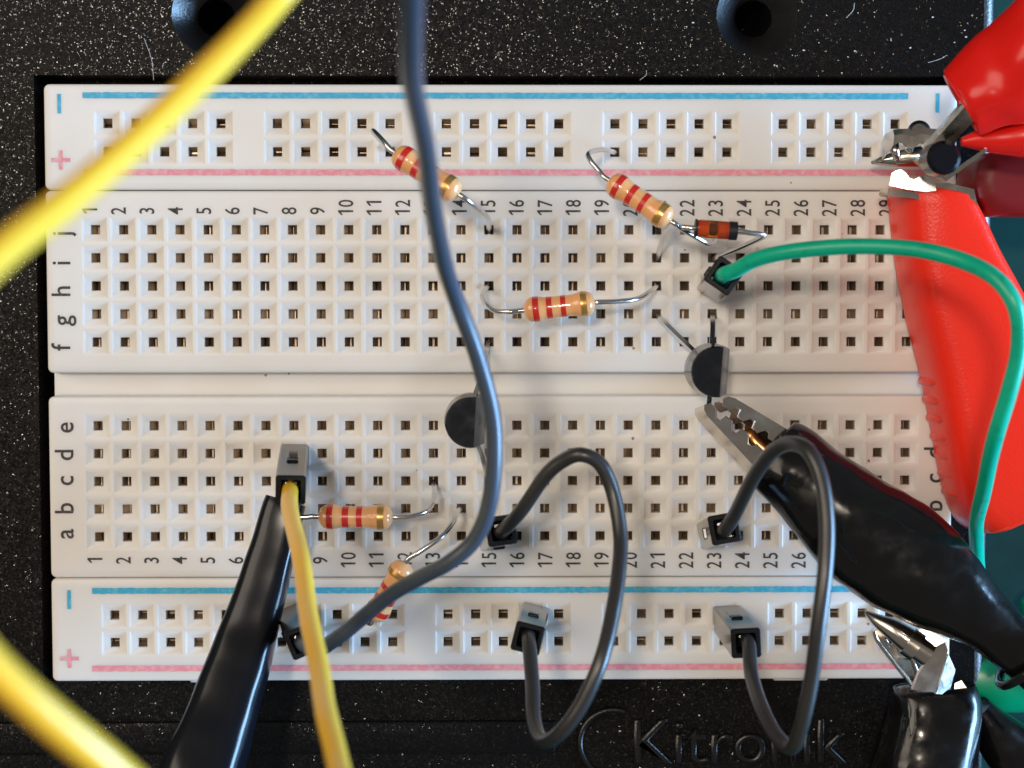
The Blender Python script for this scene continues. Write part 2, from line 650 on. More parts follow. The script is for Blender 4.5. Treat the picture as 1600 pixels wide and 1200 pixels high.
# terminal strip: two perforated fields and the trench between them
TERM = MB()
rows_hi = [2.54 * (5.5 - r) for r in range(5)]
rows_lo = [2.54 * (5.5 - r) for r in range(7, 12)]
cols = [2.54 * (c - 15.5) for c in range(1, 31)]
TERMX0, TERMX1 = BXL, BXR
i = rim(TERM, TERMX0, TRT, TERMX1, S1 - 0.04, 0.22, -8.8)
perforated(TERM, *i, cols, rows_hi)
i = rim(TERM, TERMX0, S2 + 0.04, TERMX1, TRB, 0.22, -8.8)
perforated(TERM, *i, cols, rows_lo)
TERM.rings([[V((TERMX0 + 0.12, TRB - .3, z)), V((TERMX1 - 0.12, TRB - .3, z)), V((TERMX1 - 0.12, TRT + .3, z)), V((TERMX0 + 0.12, TRT + .3, z))] for z in (-8.8, -2.0)])
term = board.part('terminal_strip', TERM, 'white_plastic', 35, recalc=False)

variants = [clip_mesh([0, 2.54, 5.08, 7.62, 10.16], 100 + k).mesh('contact_clip', smooth=30) for k in range(10)]
for c in cols:
    for y0 in (rows_hi[-1], rows_lo[-1]):
        o = link('contact_clip', random.choice(variants), 'contact_metal', term)
        o.location = (V((c, y0, 0)) - board.loc) * S

rails = []
for (yt, yb, ox, ry) in ((TB, S1 + 0.04, -0.03073, 23.52239), (S2 - 0.04, BB, 0.01567, -21.17745)):
    mm = MB()
    rx = [ox + 2.54 * (c - 14) for c in range(29) if c % 6 != 5]
    i = rim(mm, BXL, yb, BXR, yt, 0.22, -8.8)
    perforated(mm, *i, rx, [ry, ry - 2.54])
    rail = board.part('power_rail', mm, 'white_plastic', 35, recalc=False)
    rails.append(rail)
    for y in (ry, ry - 2.54):
        o = link('contact_clip', clip_mesh([x for x in rx], int(100 + y), along='x').mesh('contact_clip', smooth=30), 'contact_metal', rail)
        o.location = (V((0, y, 0)) - board.loc) * S
# dovetail tabs under the lower edge
for (xa, xb) in ((296, 322), (1208, 1294)):
    a, b = P(xa, 1066, -2.5), P(xb, 1066, -2.5)
    mm = MB()
    mm.box(V(((a.x + b.x) / 2, BB - 0.30, -4.4)), X, Y, Z, (b.x - a.x) / 2, 0.42, 1.9, 0.15)
    board.part('dovetail_tab', mm, 'white_plastic', 30, rails[1])

# printing: numbers, letters, stripes and signs
INK = 0.012


def put_mark(name, me, material, pos, parent, rot=pi / 2):
    o = link(name, me, material, parent)
    o.location = (V((pos.x, pos.y, INK)) - board.loc) * S
    o.rotation_euler = (0, 0, rot)
    return o


DS, DX = 1.90, 0.74


def number_mesh(s):
    """digits set side by side; the 1 has a flag and no foot"""
    key = 'number' + s
    if key in _txt:
        return _txt[key]
    verts, faces = [], []
    adv = 0.83
    for i, ch in enumerate(s):
        x0 = (i - (len(s) - 1) / 2) * adv
        k = len(verts)
        if ch == '1':
            h = 1.36
            poly = [(0.10, 0), (0.28, 0), (0.28, h), (0.13, h), (-0.16, h - .26), (-0.16, h - .44), (0.10, h - .26)]
            verts += [V((x0 + a - 0.06, b_, 0)) * S for a, b_ in poly]
            faces += [(k, k + 1, k + 2, k + 6), (k + 2, k + 3, k + 4, k + 5, k + 6)]
        else:
            me_ = text_mesh(ch, DS, DX, 0.0, 0.0, 0.012)
            verts += [v.co + V((x0 * S, 0, 0)) for v in me_.vertices]
            faces += [tuple(k + j for j in p.vertices) for p in me_.polygons]
    me_ = bpy.data.meshes.new('number')
    me_.from_pydata([tuple(v) for v in verts], [], faces)
    _txt[key] = me_
    return me_


for c in range(1, 31):
    s = str(c)
    me = number_mesh(s)
    xt = P(152 + (c - 1) * 44.42, 325 if c > 9 else 329.5)
    xb = P(160 + (c - 1) * 43.95, 875.5)
    put_mark('column_number', me, 'ink_black', xt, term)
    put_mark('column_number', me, 'ink_black', xb, term)
LX_T = dict(zip('jihgf', (366, 411, 455, 501, 542)))
LX_B = dict(zip('edcba', (668, 711, 751, 794, 834)))
for d, bx_, bxr in ((LX_T, 109.5, 1468), (LX_B, 114.5, 1472)):
    for ch, yy in d.items():
        me = text_mesh(ch, 2.42, 0.92, 0.0, 0.0, 0.022)
        put_mark('row_letter', me, 'ink_black', P(bx_, yy), term)
        put_mark('row_letter', me, 'ink_black', P(bxr, yy - 4), term)


def stripe(name, x0, x1, y, hw, material, parent, seed, z=INK):
    """a printed line whose edges waver"""
    mm = MB()
    n = 260
    up, dn = [], []
    for k in range(n + 1):
        x = x0 + (x1 - x0) * k / n
        d0 = noise.noise(V((x * 1.9, seed, 0))) * 0.05 + noise.noise(V((x * 7, seed, 3))) * 0.035
        d1 = noise.noise(V((x * 1.9, seed + 9, 0))) * 0.05 + noise.noise(V((x * 7, seed, 8))) * 0.035
        up.append(V((x, y + hw + d0, z)))
        dn.append(V((x, y - hw - d1, z)))
    mm.rings([dn, up], False, False, closed=False)
    return board.part(name, mm, material, None, parent, recalc=False)


def sign(name, c, arms, material, parent):
    mm = MB()
    z = INK
    for (hx, hy) in arms:
        mm.quad((c.x - hx, c.y - hy, z), (c.x + hx, c.y - hy, z), (c.x + hx, c.y + hy, z), (c.x - hx, c.y + hy, z))
        z += 0.003
    return board.part(name, mm, material, None, parent, recalc=False)


for rail, seed, bl, rd in ((rails[0], 1.0, (129, 149.5, 1419), (131, 269.5, 1480)), (rails[1], 5.0, (144, 922, 1400), (144, 1043, 1412))):
    stripe('blue_stripe', P(bl[0], bl[1]).x, P(bl[2], bl[1]).x, P(700, bl[1]).y, 0.27, 'ink_blue', rail, seed)
    stripe('red_stripe', P(rd[0], rd[1]).x, P(rd[2], rd[1]).x, P(700, rd[1]).y, 0.27, 'ink_pink', rail, seed + 2)
for rail, pts in ((rails[0], ((92.5, 162, 0), (95, 250, 1), (1465, 161, 0))), (rails[1], ((108, 937, 0), (108.5, 1029, 1), (1444, 935, 0)))):
    for (px, py, plus) in pts:
        c = P(px, py)
        if plus:
            sign('plus_sign', c, ((0.17, 0.86), (0.86, 0.17)), 'ink_pink', rail)
        else:
            sign('minus_sign', c, ((0.17, 0.87),), 'ink_blue', rail)


# ------------------------------------------------------------------ jumper wires with their push-on connectors
def housing(th, base, top, twist, window=1, length=13.8, label=None):
    """square black sleeve standing on the pin; open at its top, latch window in one side"""
    a = (top - base).normalized()
    x, y, a = frame(a, V((cos(radians(twist)), sin(radians(twist)), 0)))
    b = base + a * 0.15

    def ring(h, s, ch=0.16):
        pts = [(-h + ch, -h), (h - ch, -h), (h, -h + ch), (h, h - ch), (h - ch, h), (-h + ch, h), (-h, h - ch), (-h, -h + ch)]
        return [b + x * p[0] + y * p[1] + a * s for p in pts]
    H = 1.25
    mm = MB()
    mm.rings([ring(H - .12, 0), ring(H, 0.15), ring(H, length - 0.12), ring(H - 0.1, length), ring(0.86, length, 0.1), ring(0.80, length - 0.3, 0.1), ring(0.80, length - 4, 0.1)])
    h = th.part('connector_housing', mm, 'housing_black', 25)
    # latch window: a frame and a sprung tongue standing a little proud of one side
    dirs = [x, y, -x, -y]
    d = dirs[window]
    s_ = a.cross(d)
    w_ = MB()
    w_.box(b + d * (H + 0.0) + a * 5.2, s_, a, d, 0.50, 1.7, 0.09, 0.05)
    w_.box(b + d * (H + 0.05) + a * 7.9, s_, a, d, 0.50, 0.28, 0.14, 0.08)
    th.part('latch_tongue', w_, 'housing_black', 25, h)
    pm = MB()
    pm.box(b + a * (-1.6), x, y, a, 0.31, 0.31, 2.4, 0.06)
    th.part('pin', pm, 'tinned', 25)
    cm = MB()
    cm.box(b + a * (length - 2.2) + y * 0.45, x, y, a, 0.55, 0.16, 1.6, 0.06)
    th.part('crimp', cm, 'tinned', 25)
    return b + a * (length - 3.0), b + a * (length + 0.4)


def wire(th, pts, r, material, n=10, name='insulation'):
    path = spline(pts, n)
    mm = MB().tube(path, r, 16, wob=0.35)
    return th.part(name, mm, material, 60)


GRPW = 'jumper wires on the breadboard'
# yellow
b_, t_ = P(460, 714, 0), P(454, 765, 13.6)
th = Thing('jumper_wire', 'yellow jumper wire rising from its black connector and looping across the upper left corner', 'jumper wire', b_, GRPW)
s0, s1 = housing(th, b_, t_, -2, window=1)
wire(th, [s0, s1] + PP([(455, 793, 18), (464, 850, 25), (473, 910, 31), (483, 975, 37), (498, 1050, 44), (514, 1120, 51), (530, 1200, 58), (537, 1270, 66), (500, 1345, 78), (400, 1370, 84), (290, 1300, 89),
                        (180, 1205, 92), (60, 1107, 94), (-40, 1010, 95), (-150, 850, 96), (-170, 650, 96), (-90, 495, 94), (0, 398, 91), (100, 313, 87), (200, 226, 83), (300, 138, 79), (372, 68, 76), (430, 5, 73), (490, -70, 72), (560, -160, 68)]), 0.70, 'yellow_wire')
# long black wire across the middle, the window's blue sheen put into its colour
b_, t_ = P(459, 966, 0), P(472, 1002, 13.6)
th = Thing('jumper_wire', 'long black jumper wire, blue sheen coloured in, crossing the whole breadboard from the upper edge', 'jumper wire', b_, GRPW)
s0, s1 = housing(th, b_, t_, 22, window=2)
wire(th, [s0, s1] + PP([(497, 1016, 17), (530, 992, 20), (570, 956, 22), (610, 926, 24), (655, 902, 26), (700, 878, 28), (740, 842, 29), (764, 792, 30), (774, 725, 31), (770, 650, 32), (747, 565, 34), (717, 472, 37), (694, 395, 42), (674, 305, 49), (659, 215, 56), (651, 130, 62), (648, 55, 67), (645, -20, 71), (640, -120, 75)]), 0.62, 'black_wire_sheen')
# black loop in the middle
b_, t_ = P(769, 838, 0), P(783, 829, 13.4)
th = Thing('jumper_wire', 'black jumper wire looping between columns 15 and 20 down past the lower power rail', 'jumper wire', b_, GRPW)
s0, s1 = housing(th, b_, t_, 8, window=3)
e_, f_ = P(833, 965, 0), P(825, 997, 13.6)
e0, e1 = housing(th, e_, f_, -14, window=1)
wire(th, [s0, s1] + PP([(812, 798, 17), (850, 746, 19), (880, 722, 20), (911, 713, 21), (942, 729, 21), (962, 775, 21), (971, 840, 22), (967, 900, 24), (955, 960, 26), (935, 1030, 28), (905, 1100, 28), (872, 1146, 27), (846, 1158, 24), (833, 1125, 21), (830, 1070, 18)]) + [e1, e0], 0.60, 'black_wire')
# black loop on the right
b_, t_ = P(1113, 835, 0), P(1132, 826, 13.6)
th = Thing('jumper_wire', 'black jumper wire looping in front of the diagonal black crocodile clip', 'jumper wire', b_, GRPW)
s0, s1 = housing(th, b_, t_, 10, window=2)
e_, f_ = P(1136, 967, 0), P(1165, 1004, 13.6)
e0, e1 = housing(th, e_, f_, 3, window=1)
wire(th, [s0, s1] + PP([(1150, 802, 16), (1180, 746, 20), (1208, 707, 23), (1235, 694, 25), (1262, 706, 27), (1282, 750, 28), (1291, 820, 29), (1290, 900, 30), (1282, 980, 30), (1270, 1060, 29), (1255, 1130, 28), (1238, 1170, 26), (1214, 1152, 24), (1190, 1105, 21), (1172, 1055, 17)]) + [e1, e0], 0.60, 'black_wire')
# green
b_, t_ = P(1117, 446, 0), P(1131, 431, 13.6)
th = Thing('jumper_wire', 'green jumper wire arching from its black connector over the red clip', 'jumper wire', b_, GRPW)
s0, s1 = housing(th, b_, t_, -35, window=2)
wire(th, [s0, s1] + PP([(1152, 424, 15.5), (1185, 408, 17), (1240, 394, 19), (1310, 386, 21), (1385, 387, 23), (1450, 394, 25), (1510, 409, 27), (1555, 432, 29), (1583, 465, 30), (1594, 505, 30), (1590, 555, 29), (1574, 612, 28), (1554, 680, 26), (1538, 750, 20), (1529, 815, 12), (1527, 855, 5), (1531, 905, 0), (1552, 965, -3), (1590, 1025, -4), (1650, 1085, -5)]), 0.64, 'green_wire')


# ------------------------------------------------------------------ resistors, diode, transistors
PROF = [(0, .26), (.012, .45), (.03, .72), (.06, .93), (.11, 1.05), (.18, 1.09), (.235, 1.05), (.285, .97), (.33, .93), (.5, .92), (.67, .93), (.715, .97), (.765, 1.05), (.82, 1.09), (.89, 1.05), (.94, .93), (.97, .72), (.988, .45), (1, .26)]


def prof_at(t):
    for (t0, r0), (t1, r1) in zip(PROF, PROF[1:]):
        if t0 <= t <= t1:
            return r0 + (r1 - r0) * (t - t0) / (t1 - t0)
    return .3


def resistor(label, a, b, lead_a, lead_b, R=1.02):
    """a, b: ends of the body; the leads run from there down into their holes"""
    th = Thing('resistor', label, 'resistor', V((((a + b) / 2).x, ((a + b) / 2).y, 0)), 'resistors on the breadboard')
    ax = b - a
    ts = [i / 60 for i in range(61)]
    mm = MB().tube([a + ax * t for t in ts], [prof_at(t) * R for t in ts], 28)
    th.part('body', mm, 'resistor_body', 60)
    rj = random.Random(int(a.x * 100) % 997)
    for (t0, wd, mt) in ((.17, .085, 'band_red'), (.375, .08, 'band_red'), (.565, .075, 'band_red'), (.835, .085, 'band_gold')):
        t0 += rj.uniform(-.012, .012)
        wd *= rj.uniform(.88, 1.1)
        tt = [t0 - wd / 2 + wd * k / 4 for k in range(5)]
        rr = [prof_at(t) * R + 0.025 for t in tt]
        tt, rr = [tt[0]] + tt + [tt[-1]], [rr[0] - .05] + rr + [rr[-1] - .05]
        th.part('band', MB().tube([a + ax * (t + 1e-5 * k) for k, t in enumerate(tt)], rr, 28, cap=False), mt, 60, label='gold tolerance band' if mt == 'band_gold' else None)
    d = ax.normalized()
    for (p, s_, ld) in ((a, -1, lead_a), (b, 1, lead_b)):
        th.part('lead', MB().tube(spline([p - d * s_ * 0.3, p + d * s_ * 0.5] + ld, 8), 0.235, 10), 'tinned', 60)
    return th


resistor('red banded resistor lying upper left, partly under the long black jumper wire', P(617, 238, 11), P(717, 304, 12.5),
         PP([(600, 222, 10.5), (586, 207, 9), (583, 205, 7.5), (592, 216, 4), (607, 236, -1)]),
         PP([(738, 319, 12), (756, 334, 10), (763, 343, 7), (764, 352, 3), (764, 360, -1)]))
resistor('red banded resistor slanting beside the glass diode above column 21', P(951, 281, 8), P(1049, 346, 9.5),
         PP([(936, 267, 7.5), (922, 250, 7), (920, 239, 6), (938, 234, 3.5), (957, 237, 1), (961, 239, -1)]),
         PP([(1066, 358, 9), (1090, 372, 8), (1106, 380, 7), (1116, 379, 5), (1117, 370, 2), (1113, 361, -1)]))
resistor('red banded resistor lying level between columns 15 and 21', P(818, 485, 6), P(930, 473, 6.5),
         PP([(795, 487, 6), (772, 485, 5.2), (757, 472, 4), (754, 460, 2.5), (760, 450, 0.5), (763, 447, -1)]),
         PP([(965, 471, 6), (995, 467, 5), (1014, 457, 3), (1024, 449, 0.5), (1026, 447, -1)]))
resistor('red banded resistor lying level just right of the yellow wire', P(498, 807, 6.5), P(614, 808, 7),
         PP([(480, 808, 6.3), (460, 808, 6), (440, 806, 6)]),
         PP([(645, 806, 6.8), (666, 799, 6), (676, 786, 4.6), (679, 768, 2.2), (677, 753, -1)]))
resistor('resistor mostly hidden under the long black wire near the lower blue stripe', P(583, 967, 6), P(634, 880, 7.5),
         PP([(571, 970, 5), (567, 970, 2.5), (570, 960, -1)]),
         PP([(656, 862, 7.8), (690, 838, 7.4), (708, 815, 6), (713, 803, 4), (717, 797, 1.5), (720, 795, -1)]))

# diode
th = Thing('diode', 'orange glass diode with dark end bands next to column number 23', 'diode', V((P(1119, 358).x, P(1119, 358).y, 0)))
a, b = P(1086, 356.5, 9.5), P(1152, 361, 9.5)
ax = b - a
ts = [0, .015, .05, .1, .3, .5, .7, .9, .95, .985, 1]
th.part('glass_body', MB().tube([a + ax * t for t in ts], [.3, .55, .72, .76, .77, .77, .77, .76, .72, .55, .3], 28), 'diode_glass', 60)
for (t0, t1) in ((.04, .33), (.52, .84)):
    th.part('plug', MB().tube([a + ax * t for t in (t0, t0 + .03, t1 - .03, t1)], [.34, .50, .50, .34], 20), 'diode_core', 40)
th.part('chip', MB().tube([a + ax * t for t in (.32, .35, .50, .53)], [.2, .36, .36, .2], 16), 'band_black', 40)
for (t0, t1) in ((-.005, .04), (.80, .99)):
    th.part('end_band', MB().tube([a + ax * t for t in (t0 - .005, t0, t1, t1 + .005)], [.6, .80, .80, .6], 28), 'band_black', 40)
d = ax.normalized()
th.part('lead', MB().tube(spline([a + d * .2, a - d * .4] + PP([(1064, 355, 9.2), (1046, 357, 7.6), (1037, 370, 5), (1031, 388, 2), (1027, 404, -1)]), 8), 0.235, 10), 'tinned', 60)
th.part('lead', MB().tube(spline([b - d * .2, b + d * .4] + PP([(1172, 364, 9.4), (1190, 366, 9), (1193, 369, 8.6), (1180, 376, 7), (1150, 389, 4), (1125, 399, 1.2), (1114, 405, -1)]), 8), 0.235, 10), 'tinned', 60)


def transistor(label, c, zb, legs, yaw=0.0):
    th = Thing('transistor', label, 'transistor', V((c.x, c.y, 0)), 'transistors on the breadboard')
    ux, uy = V((cos(yaw), sin(yaw), 0)), V((-sin(yaw), cos(yaw), 0))

    def ring(R, chord, z, n=26):
        a0 = math.acos(min(chord / R, .999))
        pts = [c + ux * R * cos(a) + uy * R * sin(a) + Z * (z - c.z) for a in [a0 + (2 * pi - 2 * a0) * k / (n - 1) for k in range(n)]]
        return pts
    mm = MB().rings([ring(2.25, 1.25, zb), ring(2.33, 1.3, zb + .1), ring(2.33, 1.3, zb + 2.0), ring(2.2, 0.45, zb + 4.4), ring(2.1, 0.38, zb + 4.55)])
    th.part('body', mm, 'transistor_epoxy', 30)
    for i, pts in enumerate(legs):
        start = c + uy * (1.27 * (1 - i)) + Z * (zb + .3 - c.z)
        path = spline([start, start - Z * 0.7] + pts, 6)
        mm = MB()
        n = len(path)
        rg = []
        for k in range(n):
            t = (path[min(k + 1, n - 1)] - path[max(k - 1, 0)]).normalized()
            x, y, t = frame(t, ux)
            rg.append([path[k] + x * sx * .21 + y * sy * .21 for sx, sy in ((-1, -1), (1, -1), (1, 1), (-1, 1))])
        th.part('lead', mm.rings(rg), 'tinned', 30)


transistor('black half round transistor gripped by the diagonal black crocodile clip', P(1110, 577, 5), 5,
           [PP([(1113, 522, 2.5), (1113, 500, 0.5), (1113, 491, -1)]), PP([(1080, 546, 2.8), (1052, 519, 1.4), (1033, 500, 0.3), (1026, 491, -1)]), PP([(1108, 622, 4.6), (1107, 640, 5.2), (1112, 652, 5.4)])], radians(-4))
transistor('black half round transistor half hidden by the long black jumper wire', P(736, 654, 5), 5,
           [PP([(752, 590, 3), (759, 555, 1), (763, 535, -1)]), PP([(756, 668, 2), (764, 664, -1)]), PP([(750, 700, 3), (758, 728, 1), (764, 751, -1)])], radians(-3))


# ------------------------------------------------------------------ crocodile clips
def loft(stations, seg=32, power=2.0, n=6, cap=True):
    """stations: (centre, half width, half height, side vector); super-ellipse sections"""
    cs = spline([s[0] for s in stations], n)
    wa = spline1([s[1] for s in stations], n)
    wb = spline1([s[2] for s in stations], n)
    sv = spline([s[3] for s in stations], n)
    m = MB()
    rg = []
    for k, c in enumerate(cs):
        t = (cs[min(k + 1, len(cs) - 1)] - cs[max(k - 1, 0)]).normalized()
        x, y, t = frame(t, sv[k])
        ring = []
        for j in range(seg):
            a = 2 * pi * j / seg
            ca, sa = cos(a), sin(a)
            wv_ = 1 + .06 * noise.noise((c + x * ca * wa[k] + y * sa * wb[k]) * .16) + .03 * noise.noise((c + x * ca * wa[k] + y * sa * wb[k]) * .45)
            ring.append(c + (x * wa[k] * math.copysign(abs(ca) ** (2 / power), ca) + y * wb[k] * math.copysign(abs(sa) ** (2 / power), sa)) * wv_)
        rg.append(ring)
    return m, rg


def jaw(m, o, u, v, wv, L, hw, floor_tip, floor_back, tooth, n_teeth, amp, t=0.3, nose=0.7, gap_arc=True, sgn_edge=1):
    """half of a sprung clip: a channel of sheet metal with toothed walls.
    u runs from tip to back, v from the floor to the other jaw, wv across"""
    def wall_poly():
        pts = [(-0.15, tooth - 0.1 - nose * .2), (0.1, floor_tip + nose * .45), (nose, floor_tip + .05), (L, floor_back)]
        top = [(L, floor_back + (tooth - floor_back) * .35)]
        if gap_arc:
            for k in range(7):
                a = k / 6
                top.append((L * (.97 - .3 * a), floor_back + (tooth - floor_back) * (.35 + .62 * sin(a * pi / 2))))
        x1 = L * .64
        for k in range(n_teeth, 0, -1):
            xb, xa = x1 * k / n_teeth, x1 * (k - 1) / n_teeth
            top += [(xb, tooth - amp), (xb - (xb - xa) * .25, tooth - amp), (xb - (xb - xa) * .5, tooth + amp * .3), (xa + (xb - xa) * .1, tooth + amp * .3)]
        return pts + top
    poly = wall_poly()
    edge = poly[4:]
    for s in (-1, 1):
        z0, z1 = (hw - t, hw) if s > 0 else (-hw, -hw + t)
        m.prism(poly, o, u, v, wv, z0, z1)
    # floor, following the tapered lower edge, and the nose plate
    fl = [(0.1, floor_tip + nose * .45), (nose, floor_tip + .05), (L, floor_back), (L, floor_back + t), (nose + .1, floor_tip + .05 + t), (0.1 + t, floor_tip + nose * .45 + .1)]
    m.prism(fl, o, u, v, wv, -hw + t - .02, hw - t + .02)
    edge_pts = [o + u * p[0] + v * p[1] + wv * (hw * sgn_edge) for p in edge]
    npz = [(-0.15, tooth - 0.1 - nose * .2), (0.1, floor_tip + nose * .45), (0.1 + t, floor_tip + nose * .45), (-0.15 + t, tooth - 0.1 - nose * .2)]
    m.prism(npz, o, u, v, wv, -hw + t - .02, hw - t + .02)
    return edge_pts


GRPC = 'crocodile clips round the breadboard'
LAMP = V((-185, 175, 1150))


def plate_px(m, pts, z, tilt, thick=0.35):
    """sheet metal with the outline pts; its slope is given by tilt = (x, y) slopes of its normal"""
    c = sum((P(x_, y_, z) for x_, y_ in pts), V((0, 0, 0))) / len(pts)
    n_ = V((tilt[0], tilt[1], 1)).normalized()
    out = []
    for x_, y_ in pts:
        d_ = P(x_, y_, z) - CAM_C
        out.append(CAM_C + d_ * ((c - CAM_C).dot(n_) / d_.dot(n_)))
    m.rings([[p - n_ * thick for p in out], out])


def lamp_slope(px, py, z):
    p = P(px, py, z)
    h = ((CAM_C - p).normalized() + (LAMP - p).normalized())
    return (h.x / h.z, h.y / h.z)


# ---- diagonal black clip on the transistor
z0 = 6.2
o0 = P(1102, 628, z0)
bk = P(1237, 737, z0)
u = (bk - o0).normalized()
th = Thing('crocodile_clip', 'black crocodile clip lying diagonally with its jaws on the transistor lead', 'crocodile clip', V((P(1380, 850, 0).x, P(1380, 850, 0).y, 0)), GRPC)
roll = radians(-14)
v = (Z.cross(u)).normalized()
v2 = (v * cos(roll) + Z * sin(roll)).normalized()
w2 = u.cross(v2)
mm = MB()
ep = jaw(mm, o0, u, v2, w2, 8.4, 1.55, -1.35, -2.45, -0.42, 3, 0.50)
th.part('jaw', mm, 'nickel', 30)
mm = MB()
ep2 = jaw(mm, o0 + u * 1.0 + v2 * .15, u, -v2, -w2, 7.6, 1.5, -1.45, -2.4, -0.40, 3, 0.46, sgn_edge=-1)
th.part('jaw', mm, 'nickel', 30)
for e_p in (ep, ep2):
    th.part('tooth_edge', MB().tube(e_p, .07, 6), 'tinned', 60)
mm = MB()
mm.tube(spline([o0 + u * 4.6 - v2 * .1 - Z * .9, o0 + u * 5.2 - Z * .7 + v2 * .2, o0 + u * 6 - Z * .5, o0 + u * 9]), 0.75, 12)
th.part('wire_core', mm, 'copper', 50)


def st(px, py, z, w, h, side):
    return (P(px, py, z), w, h, side)


sd = V((.62, .78, 0))
ST = [st(1206, 702, 6.0, 3.2, 2.9, sd), st(1222, 716, 6.2, 3.55, 3.3, sd), st(1262, 752, 6.8, 3.7, 3.6, sd), st(1310, 795, 7.2, 4.4, 4.0, sd), st(1360, 838, 7.4, 5.0, 4.1, sd), st(1415, 878, 7.8, 4.9, 4.0, sd),
      st(1472, 920, 8.2, 4.1, 3.8, sd), st(1535, 967, 8.8, 2.75, 2.9, sd), st(1588, 1012, 9.4, 2.3, 2.4, sd), st(1640, 1060, 10, 2.2, 2.2, sd), st(1700, 1116, 10, 2.2, 2.2, sd)]
m, rg = loft(ST, 40, 2.3)
# hollow mouth
m0 = ST[0]
inner = [[m0[0] + (p - m0[0]) * k + u * d for p in rg[0]] for k, d in ((.93, -.12), (.84, -.05), (.80, .6), (.74, 4.0))]
m.rings(list(reversed(inner)) + rg, True, True)
th.part('boot', m, 'black_pvc', 50)
cm_ = MB()
rc, rd_ = P(1588, 1018, 12.4), (P(1640, 1072, 12.4) - P(1530, 974, 12)).normalized()
x, y, t = frame(rd_, sd)
cm_.tube([P(1602, 1028, 9.8) + (x * cos(a) * 3.1 + y * sin(a) * 3.1) for a in [2 * pi * k / 40 for k in range(41)]], 0.42, 10)
th.part('boot_collar', cm_, 'black_pvc', 60)

# ---- black clip at the lower right
z0 = 4.5
tip = P(1354, 962, z0)
bk = P(1478, 1046, z0 + .5)
u = (bk - tip).normalized()
v = Z.cross(u).normalized()
roll = radians(-52)
v2 = (v * cos(roll) + Z * sin(roll)).normalized()
w2 = u.cross(v2)
th = Thing('crocodile_clip', 'black crocodile clip with bare jaws over the lower right corner of the breadboard', 'crocodile clip', V((P(1450, 1120, 0).x, P(1450, 1120, 0).y, -4)), GRPC)
mm = MB()
plate_px(mm, [(1364, 988), (1370, 980), (1378, 985), (1384, 1000), (1391, 1010), (1397, 1006), (1404, 1012), (1408, 1024), (1417, 1029), (1425, 1027), (1430, 1040), (1436, 1056), (1440, 1074), (1428, 1074), (1400, 1040), (1372, 1004)], 3.0, (.07, -.05), 0.35)
zz = PP([(1384, 1000, 3.2), (1391, 1010, 3.2), (1397, 1006, 3.2), (1404, 1012, 3.2), (1408, 1024, 3.2), (1417, 1029, 3.2), (1425, 1027, 3.2), (1430, 1040, 3.2), (1436, 1056, 3.2), (1440, 1070, 3.2)])
th.part('jaw', mm, 'nickel', 25)
th.part('tooth_edge', MB().tube(zz, .15, 8), 'nickel', 60)
th.part('jaw_rim', MB().tube(spline(PP([(1366, 986, 3.2), (1368, 994, 3.1), (1373, 1004, 3.1), (1400, 1039, 3.1), (1428, 1074, 3.1)]), 4), .2, 8), 'nickel', 60)
mm = MB()
plate_px(mm, [(1396, 990), (1440, 1000), (1462, 1012), (1446, 1062), (1432, 1046), (1422, 1022), (1410, 1012)], 1.2, (.45, -.5), 0.3)
th.part('inner_wall', mm, 'nickel', 25)
mm = MB()                                             # upper jaw, a rolled pointed channel
pts = spline([P(1353, 957, 4.8), P(1372, 970, 5.3), P(1396, 984, 5.8), P(1425, 1004, 6.2), P(1452, 1022, 6.4)], 8)
rr = spline1([0.18, 0.62, 0.95, 1.15, 1.2], 8)
mm.tube(pts, rr, 16)
th.part('jaw', mm, 'nickel', 40)
mm = MB()
mm.tube([P(1418, 1001, 6.4), P(1434, 1012, 6.6)], 1.35, 18)
mm.tube([P(1424, 1003, 6.9), P(1428, 1018, 6.5)], 0.6, 14)
th.part('spring', mm, 'nickel', 40)
mm = MB()                                             # bright side plate and the flat strap across
plate_px(mm, [(1456, 1012), (1476, 1002), (1481, 1016), (1462, 1082), (1426, 1078), (1436, 1052), (1448, 1034)], 6.2, (.10, -.12), 0.5)
th.part('strap', mm, 'nickel_worn', 20)
mm = MB()
plate_px(mm, [(1432, 986), (1445, 980), (1480, 1001), (1474, 1004), (1459, 1012), (1442, 1000)], 7.0, [q * .85 for q in lamp_slope(1456, 997, 7.0)])
th.part('side_plate', mm, 'nickel_worn', 20)
mm = MB()
plate_px(mm, [(1463, 1084), (1482, 1022), (1493, 1047), (1482, 1086)], 5.2, (.42, .10))
th.part('side_plate', mm, 'nickel_worn', 20)
mm = MB()
plate_px(mm, [(1490, 1090), (1492, 1068), (1502, 1063), (1510, 1074), (1508, 1096)], 4.6, [q * .8 for q in lamp_slope(1505, 1074, 4.8)])
th.part('side_plate', mm, 'nickel_worn', 20)
sd = V((1, -.12, 0))
ST = [st(1463, 1073, 3.2, 3.3, 1.8, sd), st(1463, 1082, 3.2, 3.85, 2.8, sd), st(1460, 1120, 3.0, 4.1, 3.6, sd), st(1452, 1165, 3.0, 4.3, 3.9, sd), st(1440, 1220, 3.0, 4.4, 4.0, sd), st(1425, 1290, 3, 4.3, 4.0, sd)]
m, rg = loft(ST, 40, 2.6)
m.rings(rg)
th.part('boot', m, 'black_pvc', 50)
sd = V((.6, .75, 0))
ST = [st(1527, 1104, 1.0, 1.2, 1.4, sd), st(1550, 1136, 0.5, 1.9, 2.4, sd), st(1584, 1172, 0.0, 2.8, 3.0, sd), st(1640, 1210, -.5, 3.7, 3.5, sd), st(1700, 1260, -.5, 3.8, 3.5, sd)]
m, rg = loft(ST, 36, 2.2)
m.rings(rg)
